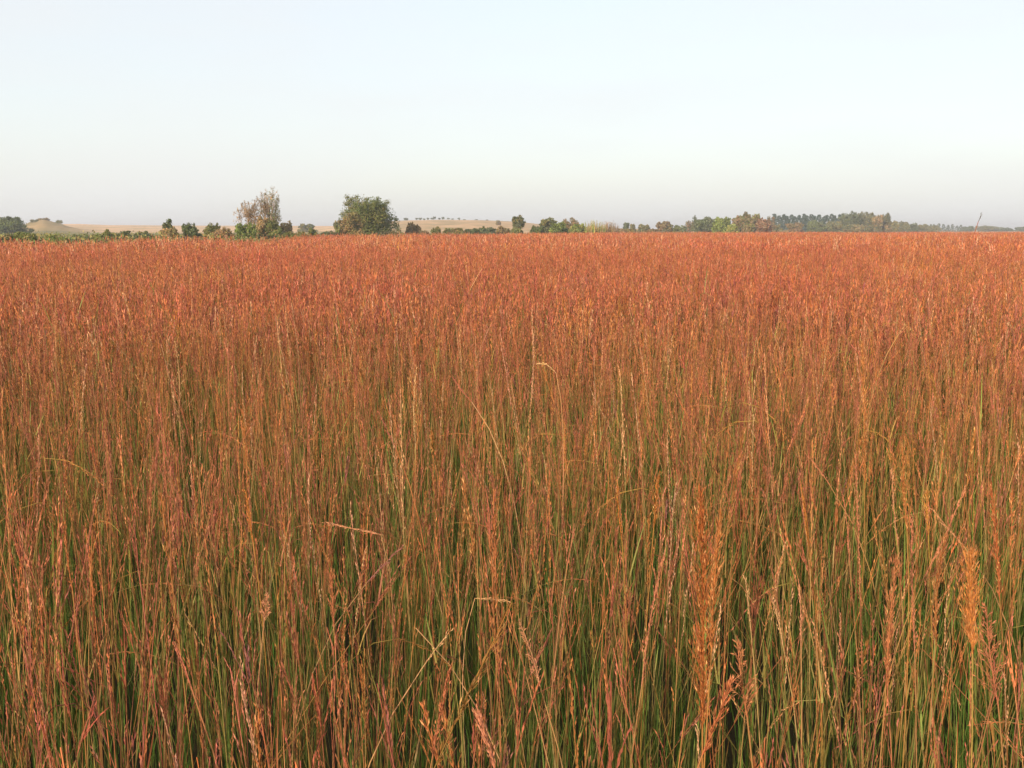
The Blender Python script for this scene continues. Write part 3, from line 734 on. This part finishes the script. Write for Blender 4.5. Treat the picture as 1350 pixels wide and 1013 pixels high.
ORD = ['first', 'second', 'third', 'fourth', 'fifth', 'sixth', 'seventh', 'eighth', 'ninth', 'tenth', 'eleventh', 'twelfth', 'thirteenth', 'fourteenth', 'fifteenth', 'sixteenth', 'seventeenth', 'eighteenth']
con = [(1022 + i * 5.3 + (i * 7 % 5 - 2) * .5, 282.5 + (i * 11 % 7 - 3) * .55) for i in range(17)]
for i, (x, y) in enumerate(con):
    plant(x, y, 17, 600 + (i * 37) % 50, 'conifer', [CON, CON, (0.05, 0.08, 0.05)], ORD[i] + ' dark conifer from the left in the tall row on the right',
          name='conifer_tree', group='row of dark conifers on the right')
con2 = [(1227, 295), (1231, 295), (1238, 294), (1244, 295), (1250, 296), (1256, 295), (1262, 297), (1267, 296)]
for i, (x, y) in enumerate(con2):
    plant(x, y, 9, 900 + (i * 31) % 40, 'conifer', [CON, GRG], ORD[i] + ' small conifer from the left in the low far row on the right',
          name='conifer_tree', group='small far conifers on the right horizon', dens=.6)
row = [(535, 288, 8), (549, 288, 5), (554, 288, 5), (559, 289, 4), (564, 288, 4), (570, 288, 5), (573, 286, 4), (579, 288, 4), (584, 287, 5), (591, 288, 4), (597, 289, 4), (605, 288, 4), (612, 290, 4), (628, 290, 4), (642, 291, 4)]
for i, (x, y, w) in enumerate(row):
    plant(x, y - .6, w, 830, 'umbrella', [DKG, GRG], ORD[i] + ' tiny dark tree from the left along the crest of the brown hill',
          name='tree', group='tiny trees along the hill crest', dens=.8, lobes=5)

# rough ground vegetation between the field and the trees (uncountable)
ub = MB(); rg = random.Random(55)
for i in range(19000):
    px = rg.uniform(-260, 1600); e = edge_dist(px)
    d = e + 1 + (rg.random() ** 1.5) * (230 - .0 * e)
    x = (px - 675) / F * d; s_ = rg.uniform(.10, .22) * (d / 90) ** .5
    hh = rg.uniform(.3, 1.2)
    if px < 330 and d < e + 90: hh *= rg.uniform(1, 1.55)
    if px > 420: hh *= .8
    cols = [GRN, OLV, MEADOW, OLV, (0.24, 0.21, 0.08)] if px < 480 else ([OLV, BRN, TNB] if px > 820 else [OLV, BRN, GRN])
    p = Vector((x, d, hz(px, d)))
    for k in range(4):
        leaf_cloud(ub, p + Vector((rg.gauss(0, .35), rg.gauss(0, .35), hh * rg.uniform(.15, 1))), (.15, .15, .2), 1, s_, cols, rg)
un = ub.build('undergrowth', LEAF); un['kind'] = 'stuff'; un['category'] = 'undergrowth'
un['label'] = 'low green and olive scrub between the red field and the trees'

# ------------------------------------------------------------------ haze
hb_ = bpy.data.meshes.new('haze')
x0, x1, y0, y1, z0, z1 = -9900, 9900, -3100, 5300, -1.2, 24
hb_.from_pydata([(x0, y0, z0), (x1, y0, z0), (x1, y1, z0), (x0, y1, z0), (x0, y0, z1), (x1, y0, z1), (x1, y1, z1), (x0, y1, z1)], [],
                [(0, 3, 2, 1), (4, 5, 6, 7), (0, 1, 5, 4), (1, 2, 6, 5), (2, 3, 7, 6), (3, 0, 4, 7)])
hm, nt, out = nodes('haze_air')
pv = nt.nodes.new('ShaderNodeVolumePrincipled'); pv.inputs['Color'].default_value = (.92, .94, 1, 1); pv.inputs['Density'].default_value = .0004
pv.inputs['Anisotropy'].default_value = .2
nt.links.new(pv.outputs[0], out.inputs['Volume']); hb_.materials.append(hm)
ho = bpy.data.objects.new('haze', hb_); COL.objects.link(ho); ho['kind'] = 'stuff'; ho['label'] = 'thin pale haze over the prairie'; ho['category'] = 'haze'

# ------------------------------------------------------------------ light
SUN_EL, SUN_AZ = R(16.5), R(207)          # azimuth clockwise from +Y (the view direction): behind and to the left
sd = Vector((math.sin(SUN_AZ) * math.cos(SUN_EL), math.cos(SUN_AZ) * math.cos(SUN_EL), math.sin(SUN_EL)))
sun = bpy.data.lights.new('sun', 'SUN'); sun.energy = 3.5; sun.angle = R(.6); sun.color = (1.0, .81, .62)
so = bpy.data.objects.new('sun', sun); COL.objects.link(so); so.location = sd * 100
so.rotation_euler = sd.to_track_quat('Z', 'Y').to_euler()
w = bpy.data.worlds.new('World'); S.world = w; w.use_nodes = True
nt = w.node_tree; nt.nodes.clear()
sky = nt.nodes.new('ShaderNodeTexSky'); sky.sky_type = 'NISHITA'; sky.sun_disc = False
sky.sun_elevation = SUN_EL; sky.sun_rotation = SUN_AZ; sky.air_density = 1.0; sky.dust_density = 2.0; sky.ozone_density = 1.0
bg = nt.nodes.new('ShaderNodeBackground'); bg.inputs['Strength'].default_value = .15
wo = nt.nodes.new('ShaderNodeOutputWorld')
veil = nt.nodes.new('ShaderNodeMix'); veil.data_type = 'RGBA'      # thin high cloud veil
veil.inputs[7].default_value = (3.24, 3.28, 3.30, 1)
tc = nt.nodes.new('ShaderNodeTexCoord'); mp = nt.nodes.new('ShaderNodeMapping'); mp.inputs['Scale'].default_value = (1.2, 1.2, 6)
cn = nt.nodes.new('ShaderNodeTexNoise'); cn.inputs['Scale'].default_value = 2.2; cn.inputs['Detail'].default_value = 4
mr = nt.nodes.new('ShaderNodeMapRange'); mr.inputs[1].default_value = .3; mr.inputs[2].default_value = .7; mr.inputs[3].default_value = .70; mr.inputs[4].default_value = .88
nt.links.new(tc.outputs['Generated'], mp.inputs['Vector']); nt.links.new(mp.outputs['Vector'], cn.inputs['Vector'])
nt.links.new(cn.outputs['Fac'], mr.inputs[0]); nt.links.new(mr.outputs[0], veil.inputs[0])
nt.links.new(sky.outputs[0], veil.inputs[6]); nt.links.new(veil.outputs[2], bg.inputs['Color']); nt.links.new(bg.outputs[0], wo.inputs['Surface'])

S.view_settings.view_transform = 'Standard'; S.view_settings.look = 'None'
S.view_settings.exposure = 0.9; S.view_settings.gamma = 1; S.view_settings.use_curve_mapping = False
S.cycles.max_bounces = 6; S.cycles.diffuse_bounces = 3; S.cycles.transmission_bounces = 3; S.cycles.volume_bounces = 0
